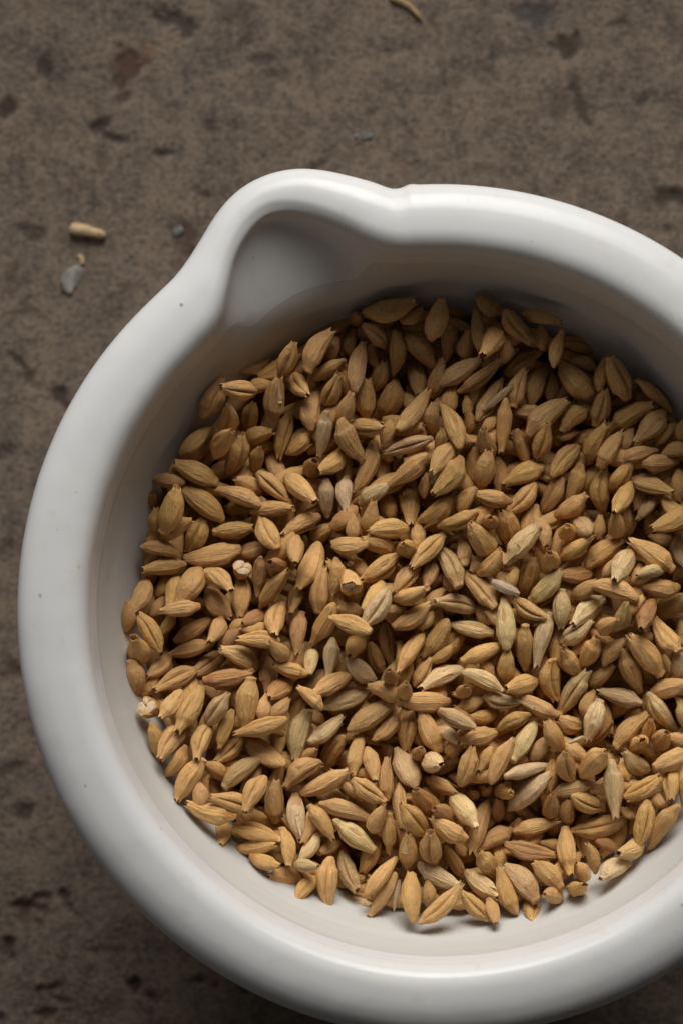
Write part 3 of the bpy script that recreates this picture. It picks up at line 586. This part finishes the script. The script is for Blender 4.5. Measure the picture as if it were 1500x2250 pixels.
# everything else of the heap, joined
VV, FF, TT, BB, GG, CC = [], [], [], [], [], []; off = 0
def add(V, F, tip, bare, gco, tint):
    global off
    VV.append(V); FF.extend([tuple(x+off for x in f) for f in F]); TT.append(tip); BB.append(bare); GG.append(gco); CC.append(np.repeat(tint[None], len(V), 0)); off += len(V)
for d in rest:
    Rm, loc = matrix_of(d); V, F, tip, bare, gco, _v, _e = LOW[random.randrange(NV)]
    wsc = d['w']*MM/.48
    Mx = np.array(Matrix.Translation(loc) @ Rm @ Matrix.Diagonal((d['L']*MM, wsc, wsc, 1)))
    add(V @ Mx[:3,:3].T + Mx[:3,3], F, tip, bare, gco + random.uniform(0, 90), tint_of(d['tone']))
nr, nth = 20, 48; V = []
for i in range(nr):
    for j in range(nth):
        a_ = j/nth*2*math.pi; zb = BED + .3 - 26*max(0, (i-14)/5); rr = (wall_r(BED-ZRIM)-.3)*min(1, (i+.02)/14) if i <= 14 else wall_r(zb-ZRIM)-.3
        V.append((rr*math.cos(a_), rr*math.sin(a_), zb))
V = np.array(V)*MM; add(V, grid_faces(nr, nth), np.zeros(len(V)), np.zeros(len(V)), V*60, np.array(TONE['d']))
heap = mesh_obj('barley_heap', np.concatenate(VV), FF, M_HEAP, attrs={'tip': np.concatenate(TT), 'bare': np.concatenate(BB), 'gco': np.concatenate(GG), 'tint': np.concatenate(CC)})
heap['kind'] = 'stuff'; tag(heap, 'mass of barley grains lying underneath in the mortar', 'grain')

# ------------------------------------------------------------------ small loose things
def top_at(px, py):
    p = unproj(px, py, SURF+2); i, j = int((p[0]+62)/RES), int((p[1]+62)/RES)
    return p, H[max(i-3,0):i+4, max(j-3,0):j+4].max()
def flake(name, px0, py0, px1, py1, wd, seed, label, tint, curl=.6):
    """thin curved piece of husk"""
    p0, z0 = top_at(px0, py0); p1, z1 = top_at(px1, py1); L = np.hypot(*(p1-p0)[:2]); n, m = 14, 7; V = []
    z0 = max(z0, z1-1.0); zz = np.array([z0, z1])
    for lay in (0, 1):
        for i in range(n):
            u = i/(n-1); hw = wd*.5*math.sin(math.pi*min(1, max(.06, u*.85+.10)))**.7
            for j in range(m):
                v = j/(m-1)*2-1
                jit = .25*vnoise([[u*6, v*4, seed]], 2)[0]
                V.append(((u-.5)*L + jit*(abs(v) > .9)*.4 + (.35*jit if i in (0,n-1) else 0), v*hw, curl*hw*(1-v*v) + .14*lay + .25*math.sin(u*3)))
    N = n*m; F = [f[::-1] for f in grid_faces(n, m, False)] + grid_faces(n, m, False, N)
    rim = [i*m for i in range(n)] + [(n-1)*m+j for j in range(1, m)] + [i*m+m-1 for i in range(n-2,-1,-1)] + [j for j in range(m-2,0,-1)]
    for a_, b_ in zip(rim, rim[1:]+rim[:1]): F.append((a_, b_, b_+N, a_+N))
    V = np.array(V)*MM
    o = mesh_obj(name, V, F, M_GRAIN, attrs={'tip': np.zeros(len(V)), 'bare': np.zeros(len(V)), 'gco': V*110+seed})
    c = (p0+p1)/2; o.location = (c[0]*MM, c[1]*MM, (zz.mean()+.1)*MM)
    o.rotation_euler = (0, -math.atan2(z1-z0, L), math.atan2(p1[1]-p0[1], p1[0]-p0[0])); o.color = (*tint, 1)
    return tag(o, label, 'husk', 'loose husks on the barley')
flake('husk_flake', 1078, 1278, 1140, 1304, 2.2, 1, 'broad torn pale husk flake lying flat among the barley grains', (.60,.43,.28))
flake('husk_flake', 877, 1927, 864, 2004, 1.0, 2, 'thin upright husk sliver between grains at the far wall', (.66,.50,.30))
flake('husk_flake', 1242, 1633, 1284, 1616, .8, 3, 'needle-thin husk splinter sticking out beneath a pale grain', (.60,.42,.22), .9)
flake('husk_flake', 1062, 900, 1125, 845, 1.5, 4, 'long narrow tan husk strip lying across grains on the spout side', (.52,.34,.16))

def pebble(name, px, py, sx, sy, sz, rot, seed, mat, label, cat, group=None):
    n, m = 14, 22; V = []
    for i in range(n):
        p = -math.pi/2 + math.pi*i/(n-1)
        for j in range(m):
            t = 2*math.pi*j/m; q = np.array([math.cos(p)*math.cos(t), math.cos(p)*math.sin(t), math.sin(p)]); V.append(q)
    V = np.array(V); k = 1 + .38*fbm(V*1.5 + seed*5, 4, seed); V = np.sign(V)*abs(V)**.8*k[:,None]*np.array([sx,sy,sz])/2
    c = unproj(px, py, 0); o = mesh_obj(name, V*MM, grid_faces(n, m), mat)
    o.location = (c[0]*MM, c[1]*MM, (sz*.42-.25)*MM); o.rotation_euler = (0, 0, math.radians(rot)); return tag(o, label, cat, group)
def simple(name, a_, b_, scale, rough=.75):
    s = NT(name); co = s.obj(); n = s.noise(co, scale, 4, .6); c = s.mix(s.ramp(n, .35, .68), a_, b_); s.bump(n, .6, .0006); return s.out(c, rough, .3)
M_CHIP = simple('grey_stone', (.25,.235,.20), (.13,.12,.105), 420); M_CHIP2 = simple('pale_stone', (.16,.155,.14), (.10,.095,.085), 900)
M_CRUMB = simple('crumb', (.48,.34,.19), (.36,.24,.13), 700); M_STRAW = simple('straw', (.36,.26,.13), (.25,.17,.08), 500)
pebble('stone_chip', 158, 613, 6.8, 3.2, .8, 62, 7, M_CHIP, 'flat grey stone chip lying on the worktop', 'stone chip')
pebble('crumb', 180, 570, 2.0, 1.1, 1.0, 100, 2, M_CRUMB, 'tiny beige crumb beside the flat grey stone chip', 'crumb')
pebble('grit', 392, 507, 2.3, 1.6, .6, 20, 3, M_CHIP2, 'small pale grit speck on worktop beside the mortar spout', 'grit', 'grit on the worktop')
pebble('grit', 806, 298, 2.4, 1.3, .6, 10, 4, M_CHIP2, 'pair of pale grit specks on worktop beyond the spout, larger one', 'grit', 'grit on the worktop')
pebble('grit', 782, 300, 1.4, .9, .5, 60, 5, M_CHIP2, 'pair of pale grit specks on worktop beyond the spout, smaller one', 'grit', 'grit on the worktop')
# the loose stub of grain and the straw on the worktop
def rod(name, p0, p1, rads, mat, label, cat, bend=0.0, lift=0.0):
    a_ = unproj(*p0, 0); b_ = unproj(*p1, 0); L = np.hypot(*(b_-a_)[:2]); n, m = 18, 14; V = []
    for i in range(n):
        u = i/(n-1); r = np.interp(u, np.linspace(0,1,len(rads)), rads)*(1 if 0 < i < n-1 else .25)
        for j in range(m):
            t = 2*math.pi*j/m; k = 1 + .10*math.cos(5*t) + .10*vnoise([[u*6, math.cos(t)*2, math.sin(t)*2]], 7)[0]
            V.append(((u-.5)*L, r*k*math.cos(t) + bend*math.sin(math.pi*u), r*k*math.sin(t)))
    o = mesh_obj(name, np.array(V)*MM, grid_faces(n, m), mat); c = (a_+b_)/2
    o.location = (c[0]*MM, c[1]*MM, (max(rads)*.9-.25+lift)*MM); o.rotation_euler = (0, 0, math.atan2(b_[1]-a_[1], b_[0]-a_[0])); return tag(o, label, cat)
rod('grain_stub', (153, 503), (233, 519), [.9,1.15,1.2,1.15,1.05,.95,.85,.6], M_CRUMB, 'pale beige stub of grain lying loose on the worktop', 'grain', .15)
rod('straw', (855, -6), (928, 46), [.55,.65,.6,.5,.45,.3], M_STRAW, 'short piece of yellowish straw lying on the worktop', 'straw', .8)
